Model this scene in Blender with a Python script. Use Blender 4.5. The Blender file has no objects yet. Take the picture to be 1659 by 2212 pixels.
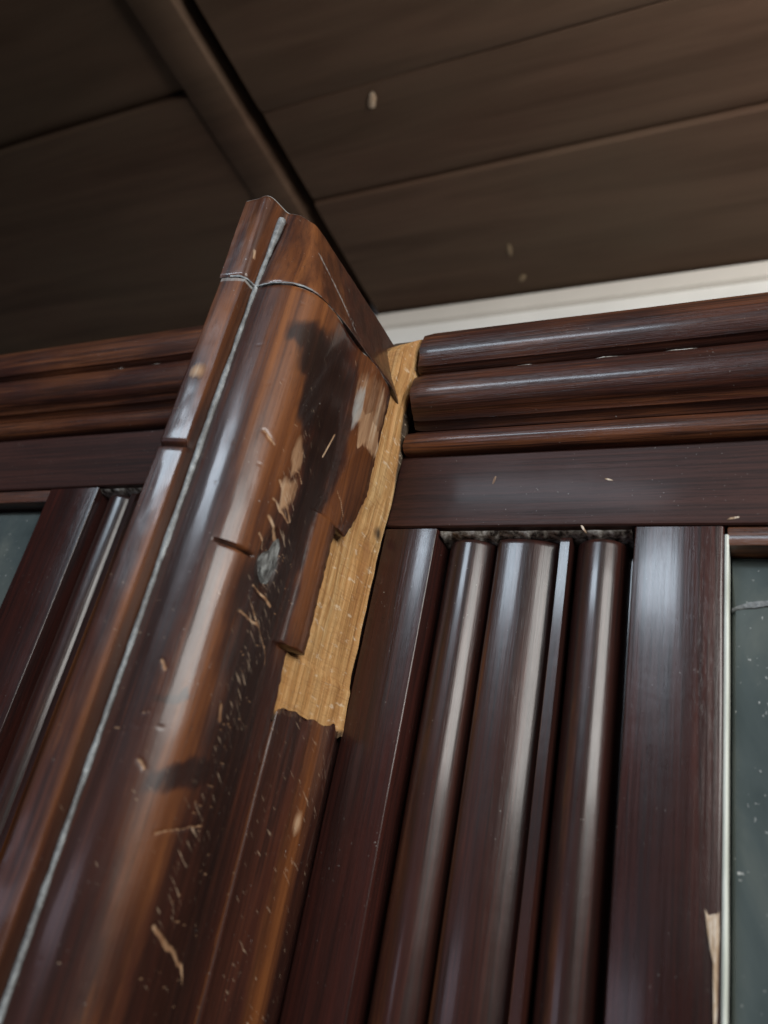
import bpy, bmesh, math, random
import numpy as np
from mathutils import Matrix, Vector

random.seed(7)
rng = np.random.default_rng(11)
sc = bpy.context.scene
col = sc.collection
S = 0.5                       # plan units -> metres

# ------------------------------------------------------------------ camera
cam_d = bpy.data.cameras.new('camera')
cam = bpy.data.objects.new('camera', cam_d)
col.objects.link(cam)
sc.camera = cam
RX = Vector((0.90131432, 0.38747364, 0.19364056))      # image right in the world
DN = Vector((-0.01757682, 0.47938291, -0.87742981))    # image down
FW = Vector((-0.4328089, 0.78743647, 0.43888524))      # view direction
cam.matrix_world = Matrix(((RX.x, -DN.x, -FW.x, 0), (RX.y, -DN.y, -FW.y, 0), (RX.z, -DN.z, -FW.z, 0), (0, 0, 0, 1)))
cam_d.sensor_fit = 'HORIZONTAL'
cam_d.sensor_width = 24.0
cam_d.lens = 24.0 * 1723.67 / 1659.0
cam_d.clip_start = 0.01
cam_d.clip_end = 60
cam_d.dof.use_dof = True
cam_d.dof.focus_distance = 0.365
cam_d.dof.aperture_fstop = 7.0

# ------------------------------------------------------------------ world, lamps, exposure
w = bpy.data.worlds.new('World')
sc.world = w
w.use_nodes = True
bgn = w.node_tree.nodes['Background']
bgn.inputs['Color'].default_value = (0.42, 0.44, 0.46, 1)
bgn.inputs['Strength'].default_value = 0.006

def area_lamp(name, loc, target, sx, sy, watts, color):
    l = bpy.data.lights.new(name, 'AREA')
    l.shape = 'RECTANGLE'
    l.size = sx
    l.size_y = sy
    l.energy = watts
    l.color = color
    o = bpy.data.objects.new(name, l)
    col.objects.link(o)
    d = Vector(target) - Vector(loc)
    o.location = loc
    o.rotation_euler = d.to_track_quat('-Z', 'Y').to_euler()
    return o
area_lamp('window_light_high', (-0.62, -1.35, 0.90), (-0.12, 0.3, 0.17), 0.80, 0.18, 9, (0.74, 0.87, 1.0))
area_lamp('window_light_side', (1.25, -0.95, 0.66), (-0.1, 0.4, 0.22), 1.3, 0.66, 24, (0.99, 0.97, 0.93))
area_lamp('ceiling_fill', (0.38, 0.02, 0.44), (0.38, 0.04, 0.78), 0.45, 0.25, 7.6, (1.0, 0.95, 0.89))  # added fill facing up, brightens the ceiling and the wall strip
area_lamp('window_light_low', (-0.95, -1.2, -0.12), (-0.15, 0.3, -0.02), 0.8, 0.16, 0.8, (0.86, 0.82, 1.0))

sc.view_settings.view_transform = 'Standard'
sc.view_settings.look = 'None'
sc.view_settings.gamma = 1
sc.view_settings.exposure = 0.62
sc.render.engine = 'CYCLES'

# ------------------------------------------------------------------ helpers
def vnoise(p, seed=0):
    """smooth value noise, p (n,3) -> n in -1..1"""
    p = np.asarray(p, float) + seed * 17.31
    i = np.floor(p).astype(np.int64)
    f = p - i
    f = f * f * (3 - 2 * f)
    out = np.zeros(len(p))
    for dx in (0, 1):
        for dy in (0, 1):
            for dz in (0, 1):
                h = ((i[:, 0] + dx) * 374761393 + (i[:, 1] + dy) * 668265263 + (i[:, 2] + dz) * 2147483647 + seed * 1442695) & 0xffffffff
                h = ((h ^ (h >> 13)) * 1274126177) & 0xffffffff
                h = (h ^ (h >> 16)) & 0xffff
                wgt = (f[:, 0] if dx else 1 - f[:, 0]) * (f[:, 1] if dy else 1 - f[:, 1]) * (f[:, 2] if dz else 1 - f[:, 2])
                out += wgt * (h / 32767.5 - 1)
    return out

def fbm(p, seed=0, oct=3):
    a, s, o = 0.5, 1.0, 0
    for k in range(oct):
        o = o + a * vnoise(np.asarray(p) * s, seed + k)
        a *= 0.5
        s *= 2.1
    return o

def spline(pts, n):
    """Catmull-Rom through pts, n samples a span; a repeated point is a corner"""
    P = [np.array(p, float) for p in pts]
    out = []
    for i in range(len(P) - 1):
        p1, p2 = P[i], P[i + 1]
        if np.allclose(p1, p2):
            continue
        p0 = P[i - 1] if i > 0 else 2 * p1 - p2
        p3 = P[i + 2] if i + 2 < len(P) else 2 * p2 - p1
        for k in range(n):
            t = k / n
            out.append(0.5 * (2 * p1 + (p2 - p0) * t + (2 * p0 - 5 * p1 + 4 * p2 - p3) * t * t + (3 * p1 - p0 - 3 * p2 + p3) * t ** 3))
    out.append(P[-1])
    return np.array(out)

def tag(o, label=None, cat=None, group=None, kind=None):
    if label: o['label'] = label
    if cat: o['category'] = cat
    if group: o['group'] = group
    if kind: o['kind'] = kind
    return o

def empty(name, loc):
    o = bpy.data.objects.new(name, None)
    o.empty_display_size = 0.05
    o.location = [c * S for c in loc]
    col.objects.link(o)
    return o

def mesh_obj(name, verts, faces, mat, parent=None, base=(0, 0, 0), smooth=35, attrs=None, fix=True):
    me = bpy.data.meshes.new(name)
    v = (np.asarray(verts, float) - np.array(base)) * S
    me.from_pydata(v.tolist(), [], [list(f) for f in faces])
    if attrs:
        for k, a in attrs.items():
            at = me.attributes.new(k, 'FLOAT', 'POINT')
            at.data.foreach_set('value', np.asarray(a, np.float32))
    if fix:
        bm = bmesh.new()
        bm.from_mesh(me)
        bmesh.ops.recalc_face_normals(bm, faces=bm.faces)
        bm.to_mesh(me)
        bm.free()
    me.polygons.foreach_set('use_smooth', [True] * len(me.polygons))
    me.set_sharp_from_angle(angle=math.radians(smooth))
    me.materials.append(mat)
    o = bpy.data.objects.new(name, me)
    col.objects.link(o)
    if parent:
        o.parent = parent
    return o

def loft(rows, closed=True):
    """rows: list of (n,3) rings -> verts, faces with end caps"""
    n = len(rows[0])
    V = np.concatenate(rows)
    F = []
    m = n if closed else n - 1
    for r in range(len(rows) - 1):
        a, b = r * n, (r + 1) * n
        for k in range(m):
            k2 = (k + 1) % n
            F.append((a + k, a + k2, b + k2, b + k))
    if closed:
        F.append(tuple(range(n)))
        F.append(tuple(range((len(rows) - 1) * n, len(rows) * n)))
    return V, F

def box(x0, x1, y0, y1, z0, z1, b=0.002):
    """a box with chamfered edges"""
    bm = bmesh.new()
    bmesh.ops.create_cube(bm, size=1)
    for v in bm.verts:
        v.co = Vector(((x0 + x1) / 2 + v.co.x * (x1 - x0), (y0 + y1) / 2 + v.co.y * (y1 - y0), (z0 + z1) / 2 + v.co.z * (z1 - z0)))
    if b:
        bmesh.ops.bevel(bm, geom=bm.edges[:], offset=b, segments=2, affect='EDGES', profile=0.5)
    bm.verts.ensure_lookup_table()
    V = [tuple(v.co) for v in bm.verts]
    F = [[v.index for v in f.verts] for f in bm.faces]
    bm.free()
    return V, F

# ------------------------------------------------------------------ materials
class NT:
    def __init__(s, name):
        s.m = bpy.data.materials.new(name)
        s.m.use_nodes = True
        s.t = s.m.node_tree
        s.t.nodes.clear()
        s.out = s.t.nodes.new('ShaderNodeOutputMaterial')
        s.b = s.t.nodes.new('ShaderNodeBsdfPrincipled')
        s.t.links.new(s.b.outputs[0], s.out.inputs[0])
        tc = s.t.nodes.new('ShaderNodeTexCoord')
        s.co = tc.outputs['Object']
    def link(s, a, b): s.t.links.new(a, b)
    def mapping(s, sx, sy, sz, off=(0, 0, 0)):
        n = s.t.nodes.new('ShaderNodeMapping')
        n.inputs['Scale'].default_value = (sx, sy, sz)
        n.inputs['Location'].default_value = off
        s.link(s.co, n.inputs[0])
        return n.outputs[0]
    def noise(s, vec, scale=1, detail=4, rough=0.55, dist=0):
        n = s.t.nodes.new('ShaderNodeTexNoise')
        n.inputs['Scale'].default_value = scale
        n.inputs['Detail'].default_value = detail
        n.inputs['Roughness'].default_value = rough
        n.inputs['Distortion'].default_value = dist
        s.link(vec, n.inputs['Vector'])
        return n.outputs['Fac']
    def ramp(s, fac, stops):
        n = s.t.nodes.new('ShaderNodeValToRGB')
        e = n.color_ramp.elements
        while len(e) < len(stops): e.new(0.5)
        for k, (p, c) in enumerate(stops):
            e[k].position = p
            e[k].color = (*c, 1) if len(c) == 3 else c
        s.link(fac, n.inputs[0])
        return n.outputs[0]
    def mix(s, fac, a, b, mode='MIX'):
        n = s.t.nodes.new('ShaderNodeMix')
        n.data_type = 'RGBA'
        n.blend_type = mode
        for sock, v in ((n.inputs[0], fac), (n.inputs[6], a), (n.inputs[7], b)):
            if isinstance(v, (int, float)): sock.default_value = v
            elif isinstance(v, tuple): sock.default_value = (*v, 1)
            else: s.link(v, sock)
        return n.outputs[2]
    def math(s, op, a, b=None, c=None, clamp=False):
        n = s.t.nodes.new('ShaderNodeMath')
        n.operation = op
        n.use_clamp = clamp
        for k, v in enumerate((a, b, c)):
            if v is None: continue
            if isinstance(v, (int, float)): n.inputs[k].default_value = v
            else: s.link(v, n.inputs[k])
        return n.outputs[0]
    def attr(s, name):
        n = s.t.nodes.new('ShaderNodeAttribute')
        n.attribute_name = name
        return n.outputs['Fac']
    def bump(s, h, strength, dist):
        n = s.t.nodes.new('ShaderNodeBump')
        n.inputs['Strength'].default_value = strength
        n.inputs['Distance'].default_value = dist
        s.link(h, n.inputs['Height'])
        s.link(n.outputs[0], s.b.inputs['Normal'])
        return n
    def set(s, **k):
        for a, v in k.items():
            sock = s.b.inputs[a.replace('_', ' ')]
            if isinstance(v, (int, float)): sock.default_value = v
            elif isinstance(v, tuple): sock.default_value = (*v, 1) if len(v) == 3 else v
            else: s.link(v, sock)

def grain_map(n, axis, along, across):
    return n.mapping(*[along if a == axis else across for a in 'xyz'])

BLACK = (0.010, 0.006, 0.005)
DARK = (0.022, 0.009, 0.007)
RED = (0.060, 0.015, 0.009)
BROWN = (0.105, 0.035, 0.016)
ORANGE = (0.26, 0.085, 0.020)

def varnished(name, axis, c0=DARK, c1=RED, c2=BROWN, light=0.35, rough=0.22, specks=0.6, worn=False, coat=0.32, spec=0.34, relief=0.20):
    """old french-polished mahogany; grain runs along axis"""
    n = NT(name)
    gm = grain_map(n, axis, 4, 170)
    g = n.noise(gm, 1, 7, 0.62, 0.6)
    fine = n.noise(grain_map(n, axis, 14, 620), 1, 5, 0.6)
    blot = n.noise(grain_map(n, axis, 5, 16), 1, 3, 0.5, 0.4)
    c = n.ramp(g, [(0.30, c0), (0.56, c1), (0.86, c2)])
    c = n.mix(n.ramp(blot, [(0.42, (0, 0, 0)), (0.72, (light,) * 3)]), c, c2)
    midg = n.noise(grain_map(n, axis, 9, 330), 1, 6, 0.65, 0.8)
    c = n.mix(n.ramp(midg, [(0.50, (0, 0, 0)), (0.62, (0.7,) * 3)]), c, c0)
    c = n.mix(n.ramp(midg, [(0.30, (0.55,) * 3), (0.42, (0, 0, 0))]), c, c2)
    c = n.mix(n.ramp(fine, [(0.52, (0, 0, 0)), (0.62, (0.7,) * 3)]), c, c0)
    rv = n.math('MULTIPLY_ADD', n.noise(n.mapping(26, 26, 26), 1, 5, 0.6), 0.22, rough - 0.10)
    rv = n.math('MULTIPLY_ADD', fine, 0.16, rv)
    h = n.math('MULTIPLY_ADD', fine, 0.9, n.math('MULTIPLY', n.noise(n.mapping(40, 40, 40), 1, 4), 1.0))
    if worn:
        # wear: old finish rubbed to a lighter brown; stain: soaked-in black; bare: fresh pale wood; dust: grey grit
        brk = n.math('MULTIPLY_ADD', n.noise(grain_map(n, axis, 45, 300), 1, 5, 0.7, 0.5), 0.55, n.math('MULTIPLY', n.noise(grain_map(n, axis, 12, 90), 1, 6, 0.65, 0.5), 0.45))
        def m(a, lo=0.25, hi=0.55, amt=0.55):
            v = n.math('ADD', n.attr(a), n.math('MULTIPLY', n.math('SUBTRACT', brk, 0.5), amt))
            return n.ramp(v, [(lo, (0, 0, 0)), (hi, (1, 1, 1))])
        wear = m('wear', 0.15, 0.95, 1.2)
        og = n.ramp(g, [(0.30, (0.055, 0.018, 0.009)), (0.5, (0.15, 0.050, 0.016)), (0.72, (0.27, 0.098, 0.030))])
        c = n.mix(wear, c, og)
        c = n.mix(n.ramp(fine, [(0.60, (0, 0, 0)), (0.72, (0.5,) * 3)]), c, (0.03, 0.011, 0.007))
        st = n.math('MULTIPLY', m('stain', 0.20, 1.10, 1.2), 0.84)
        c = n.mix(st, c, n.ramp(g, [(0.3, (0.007, 0.005, 0.005)), (0.8, (0.024, 0.012, 0.008))]))
        ba = m('bare', 0.32, 0.72, 1.3)
        bc = n.ramp(n.noise(grain_map(n, axis, 20, 260), 1, 5), [(0.3, (0.20, 0.095, 0.045)), (0.55, (0.42, 0.25, 0.14)), (0.75, (0.62, 0.47, 0.33))])
        c = n.mix(ba, c, bc)
        du = m('dust', 0.32, 0.75, 1.1)
        c = n.mix(du, c, (0.36, 0.37, 0.36))
        # hairline scratches, thickest where the attribute says
        rot = n.t.nodes.new('ShaderNodeMapping')
        rot.inputs['Rotation'].default_value = (math.radians(38), 0, 0)
        n.link(n.co, rot.inputs[0])
        st2 = n.t.nodes.new('ShaderNodeMapping')
        st2.inputs['Scale'].default_value = (300, 130, 1500)
        n.link(rot.outputs[0], st2.inputs[0])
        scn = n.noise(st2.outputs[0], 1, 2, 0.5, 0.3)
        thr = n.math('MULTIPLY_ADD', n.attr('scuff'), -0.17, 0.80)
        scm = n.math('MULTIPLY', n.math('SUBTRACT', scn, thr), 14.0, clamp=True)
        scm = n.math('MULTIPLY', scm, n.math('GREATER_THAN', n.attr('scuff'), 0.02))
        c = n.mix(n.math('MULTIPLY', scm, 0.75), c, (0.50, 0.37, 0.26))
        matte = n.math('MAXIMUM', ba, n.math('MULTIPLY', du, 0.7))
        rv = n.math('MULTIPLY_ADD', matte, 0.4, rv)
        rv = n.math('MULTIPLY_ADD', wear, 0.05, rv, clamp=True)
        n.set(Coat_Weight=n.math('MULTIPLY', n.math('SUBTRACT', 1.0, matte), coat), Coat_Roughness=0.13)
        h = n.math('MULTIPLY_ADD', ba, -1.2, h)
    else:
        n.set(Coat_Weight=coat, Coat_Roughness=0.14)
    pores = n.noise(grain_map(n, axis, 150, 1700), 1, 3, 0.6)
    c = n.mix(n.ramp(pores, [(0.60, (0, 0, 0)), (0.72, (0.45,) * 3)]), c, (0.010, 0.006, 0.005))
    h = n.math('MULTIPLY_ADD', n.ramp(pores, [(0.58, (0, 0, 0)), (0.70, (1, 1, 1))]), -0.10, h)
    if specks:
        sp = n.noise(n.mapping(900, 900, 900), 1, 2, 0.5)
        patch = n.noise(n.mapping(30, 30, 30), 1, 2)
        spm = n.math('MULTIPLY', n.ramp(sp, [(0.735, (0, 0, 0)), (0.775, (specks,) * 3)]), n.ramp(patch, [(0.42, (0, 0, 0)), (0.6, (1, 1, 1))]))
        c = n.mix(spm, c, (0.45, 0.43, 0.40))
    n.set(Base_Color=c, Roughness=rv, Specular_IOR_Level=spec)
    n.bump(h, relief, 0.0010)
    return n.m

M = {}
M['stile'] = varnished('varnished_mahogany_upright', 'z', c0=(0.018, 0.0085, 0.0078), c1=(0.036, 0.0125, 0.0105), c2=(0.074, 0.018, 0.012), light=0.45, rough=0.20)
M['rail'] = varnished('varnished_mahogany_level', 'x', c0=(0.022, 0.0105, 0.009), c1=(0.046, 0.018, 0.0145), c2=(0.072, 0.029, 0.021), light=0.4, rough=0.40, coat=0.04, spec=0.22)
M['reed'] = varnished('varnished_mahogany_reed', 'z', c0=(0.015, 0.008, 0.007), c1=(0.034, 0.0115, 0.0095), c2=(0.080, 0.022, 0.012), light=0.4, rough=0.24, worn=True, coat=0.32)
M['moulding'] = varnished('varnished_mahogany_moulding', 'x', c0=(0.020, 0.009, 0.0075), c1=(0.062, 0.020, 0.013), c2=(0.23, 0.082, 0.030), light=0.85, rough=0.27, coat=0.26, relief=0.5)
M['post'] = varnished('worn_mahogany', 'z', c0=(0.019, 0.0085, 0.0070), c1=(0.046, 0.015, 0.0105), c2=(0.105, 0.033, 0.016), light=0.5, rough=0.26, worn=True, specks=0.8)

def raw_wood():
    n = NT('fresh_torn_wood')
    fib = n.noise(n.mapping(420, 260, 11), 1, 6, 0.6, 0.4)
    saw = n.noise(n.mapping(60, 60, 640), 1, 4, 0.6, 1.2)
    blot = n.noise(n.mapping(34, 34, 20), 1, 4, 0.55)
    c = n.ramp(fib, [(0.30, (0.25, 0.11, 0.038)), (0.46, (0.48, 0.26, 0.095)), (0.68, (0.70, 0.47, 0.22))])
    c = n.mix(n.ramp(blot, [(0.4, (0, 0, 0)), (0.62, (0.5,) * 3)]), c, (0.55, 0.26, 0.08))
    c = n.mix(n.ramp(saw, [(0.52, (0, 0, 0)), (0.68, (0.45,) * 3)]), c, (0.34, 0.15, 0.055))
    sp = n.math('ADD', n.attr('stain'), n.math('MULTIPLY', n.math('SUBTRACT', n.noise(n.mapping(70, 70, 30), 1, 5, 0.6), 0.5), 0.7))
    c = n.mix(n.ramp(sp, [(0.35, (0, 0, 0)), (0.7, (0.95,) * 3)]), c, (0.045, 0.032, 0.022))
    hl = n.noise(n.mapping(160, 160, 420), 1, 3, 0.6)
    c = n.mix(n.ramp(hl, [(0.60, (0, 0, 0)), (0.70, (0.6,) * 3)]), c, (0.80, 0.66, 0.48))
    n.set(Base_Color=c, Roughness=0.6)
    n.bump(n.math('ADD', fib, n.math('MULTIPLY', saw, 0.35)), 0.7, 0.0022)
    return n.m
M['raw'] = raw_wood()

def dust_line():
    n = NT('grey_filler')
    a = n.noise(n.mapping(300, 300, 300), 1, 4, 0.65)
    b = n.noise(n.mapping(60, 60, 60), 1, 3, 0.6)
    c = n.ramp(a, [(0.30, (0.14, 0.15, 0.155)), (0.52, (0.27, 0.29, 0.30)), (0.72, (0.50, 0.53, 0.53))])
    c = n.mix(n.ramp(b, [(0.35, (0.6,) * 3), (0.6, (0, 0, 0))]), c, (0.06, 0.05, 0.045))
    n.set(Base_Color=c, Roughness=0.42)
    n.bump(a, 0.7, 0.0012)
    return n.m
M['filler'] = dust_line()
def settled_dust():
    n = NT('settled_dust')
    a = n.noise(n.mapping(260, 260, 260), 1, 5, 0.65)
    n.set(Base_Color=n.ramp(a, [(0.38, (0.03, 0.022, 0.018)), (0.5, (0.30, 0.27, 0.23)), (0.66, (0.72, 0.70, 0.66))]), Roughness=0.7)
    n.bump(a, 0.6, 0.001)
    return n.m
M['dust'] = settled_dust()

def ceiling_wood():
    n = NT('dark_ceiling_boards')
    g = n.noise(n.mapping(2.2, 26, 26), 1, 7, 0.62, 0.5)
    b = n.noise(n.mapping(2.5, 4.5, 4), 1, 4, 0.55)
    c = n.ramp(g, [(0.3, (0.050, 0.029, 0.019)), (0.55, (0.082, 0.049, 0.033)), (0.85, (0.112, 0.068, 0.046))])
    c = n.mix(n.ramp(b, [(0.38, (0, 0, 0)), (0.68, (0.6,) * 3)]), c, (0.085, 0.062, 0.042))
    n.set(Base_Color=c, Roughness=n.math('MULTIPLY_ADD', b, 0.2, 0.62), Specular_IOR_Level=0.08)
    n.bump(g, 0.2, 0.004)
    return n.m
M['ceil'] = ceiling_wood()

def plaster(name, c0, c1):
    n = NT(name)
    b = n.noise(n.mapping(9, 9, 9), 1, 5, 0.6)
    n.set(Base_Color=n.ramp(b, [(0.3, c0), (0.7, c1)]), Roughness=0.8)
    n.bump(n.noise(n.mapping(120, 120, 120), 1, 4), 0.25, 0.001)
    return n.m
M['plaster'] = plaster('white_plaster', (0.70, 0.70, 0.67), (0.80, 0.80, 0.77))
M['wall_shade'] = plaster('cream_wall_shade', (0.60, 0.57, 0.52), (0.68, 0.65, 0.60))

def mirror_mat():
    n = NT('mirror_reflection_paint')
    st = n.noise(n.mapping(18, 18, 5), 1, 5, 0.6)
    sp = n.noise(n.mapping(500, 500, 500), 1, 2)
    cl = n.noise(n.mapping(22, 22, 14), 1, 5, 0.6, 0.8)
    c = n.ramp(n.math('MULTIPLY_ADD', cl, 0.6, n.math('MULTIPLY', st, 0.4)), [(0.34, (0.045, 0.060, 0.062)), (0.5, (0.085, 0.105, 0.105)), (0.66, (0.15, 0.165, 0.150))])  # mottled grey-green painted in place of the room's reflection
    c = n.mix(n.ramp(sp, [(0.70, (0, 0, 0)), (0.77, (0.7,) * 3)]), c, (0.7, 0.7, 0.68))
    n.set(Base_Color=c, Metallic=0.15, Roughness=n.math('MULTIPLY_ADD', st, 0.14, 0.06))
    return n.m
M['mirror'] = mirror_mat()

def pale_edge():
    n = NT('pale_bevelled_edge')
    a = n.noise(n.mapping(300, 300, 40), 1, 4)
    n.set(Base_Color=n.ramp(a, [(0.3, (0.55, 0.58, 0.50)), (0.6, (0.80, 0.83, 0.76))]), Roughness=0.25)
    return n.m
M['edge'] = pale_edge()

# ------------------------------------------------------------------ setting: ceiling and wall
ZC, YW = 1.558, 1.60
ceiling = mesh_obj('ceiling', *box(-3.2, 2.2, -0.1, YW + 0.3, ZC + 0.13, ZC + 0.19, 0), M['ceil'])
tag(ceiling, 'dark stained timber board ceiling above the doors', 'ceiling', kind='structure')
BX0, BX1, BZ = -1.180, -1.078, 1.548
for side, x0, x1, cuts in (('r', -1.035, 2.2, [-0.08, 0.30, 0.615, 0.90, 1.165, YW - 0.002]), ('l', -3.2, BX0 - 0.004, [-0.08, 0.42, 0.81, YW - 0.002])):
    for k in range(len(cuts) - 1):
        dz = [0.0, 0.010, -0.002, 0.007, 0.0][k]
        y0, y1 = cuts[k] + 0.0015, cuts[k + 1] - 0.0015
        # board with a lapped, rounded near edge
        prof = [(y0, ZC + 0.125), (y0, ZC + dz + 0.004), (y0 + 0.004, ZC + dz), (y0 + 0.03, ZC + dz - 0.001), (y1 - 0.035, ZC + dz + 0.001), (y1 - 0.010, ZC + dz + 0.002), (y1 + 0.0012, ZC + dz + 0.008), (y1, ZC + 0.125)]
        xs = np.linspace(x0 + 0.001, x1, 40)
        rows = []
        for x in xs:
            wv = 0.003 * vnoise(np.array([[x * 2.3, k * 3.1, 0.5]]), 3)[0]
            rows.append(np.array([(x, p[0] + wv * 0.6, p[1] + wv) for p in prof]))
        mesh_obj('plank', *loft(rows), M['ceil'], ceiling)
mesh_obj('beam', *box(BX0, BX1, -0.09, YW - 0.004, BZ, ZC + 0.128, 0.006), M['ceil'], ceiling)

wall = mesh_obj('wall', *box(-3.2, 2.2, YW, YW + 0.1, 0.50, ZC + 0.129, 0), M['plaster'])
tag(wall, 'white plastered wall seen in the gap above the right door', 'wall', kind='structure')
xs = np.linspace(-1.034, 2.19, 30)
rows = [np.array([(x, YW - 0.001, ZC - 0.05 + 0.004 * vnoise(np.array([[x * 4, 0, 0]]), 5)[0]), (x, YW - 0.014, ZC - 0.046), (x, YW - 0.018, ZC - 0.03), (x, YW - 0.018, ZC - 0.004), (x, YW - 0.001, ZC - 0.004)]) for x in xs]
mesh_obj('shade_strip', *loft(rows), M['wall_shade'], wall)  # beige strip painting the shading falloff at the top of the wall

# pale splashes on the boards
SPL = []
for (x, y, rx, ry, a, m) in ((-0.767, 0.938, 0.009, 0.022, 0.5, 'chip'), (-0.587, 1.421, 0.008, 0.020, 0.2, 'splash'), (-0.580, 1.523, 0.010, 0.014, 0.8, 'splash')):
    V = []
    n_ = 14
    for rr, zz in ((1.0, 0.0), (0.6, -0.0022)):
        for k in range(n_):
            t = 2 * math.pi * k / n_
            q = rr * (1 + 0.35 * vnoise(np.array([[math.cos(t) * 2 + x * 9, math.sin(t) * 2, 1]]), 91)[0])
            u, v = rx * q * math.cos(t), ry * q * math.sin(t)
            V.append((x + u * math.cos(a) - v * math.sin(a), y + u * math.sin(a) + v * math.cos(a), ZC + 0.0035 + zz - 0.0045))
    F = [(k, (k + 1) % n_, n_ + (k + 1) % n_, n_ + k) for k in range(n_)] + [tuple(range(n_)), tuple(range(n_, 2 * n_))]
    SPL.append((V, F, m))

# ------------------------------------------------------------------ doors
light_block = mesh_obj('light_block_board', *box(-1.5, 0.62, 0.672, YW - 0.01, 0.47, 0.50, 0.003), M['stile'])  # unseen board added to stop wall bounce reaching the ceiling
tag(light_block, 'unseen dark board added behind the doors to block bounced light', 'light blocker', kind='structure')
YF = 0.60            # front plane of both doors
ZB = -0.75           # how far down they are built

def torus_profile(cy, cz, r, a0, a1, n=14):
    return [(cy - r * math.cos(math.radians(a0 + (a1 - a0) * k / n)), cz + r * math.sin(math.radians(a0 + (a1 - a0) * k / n))) for k in range(n + 1)]

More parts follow.
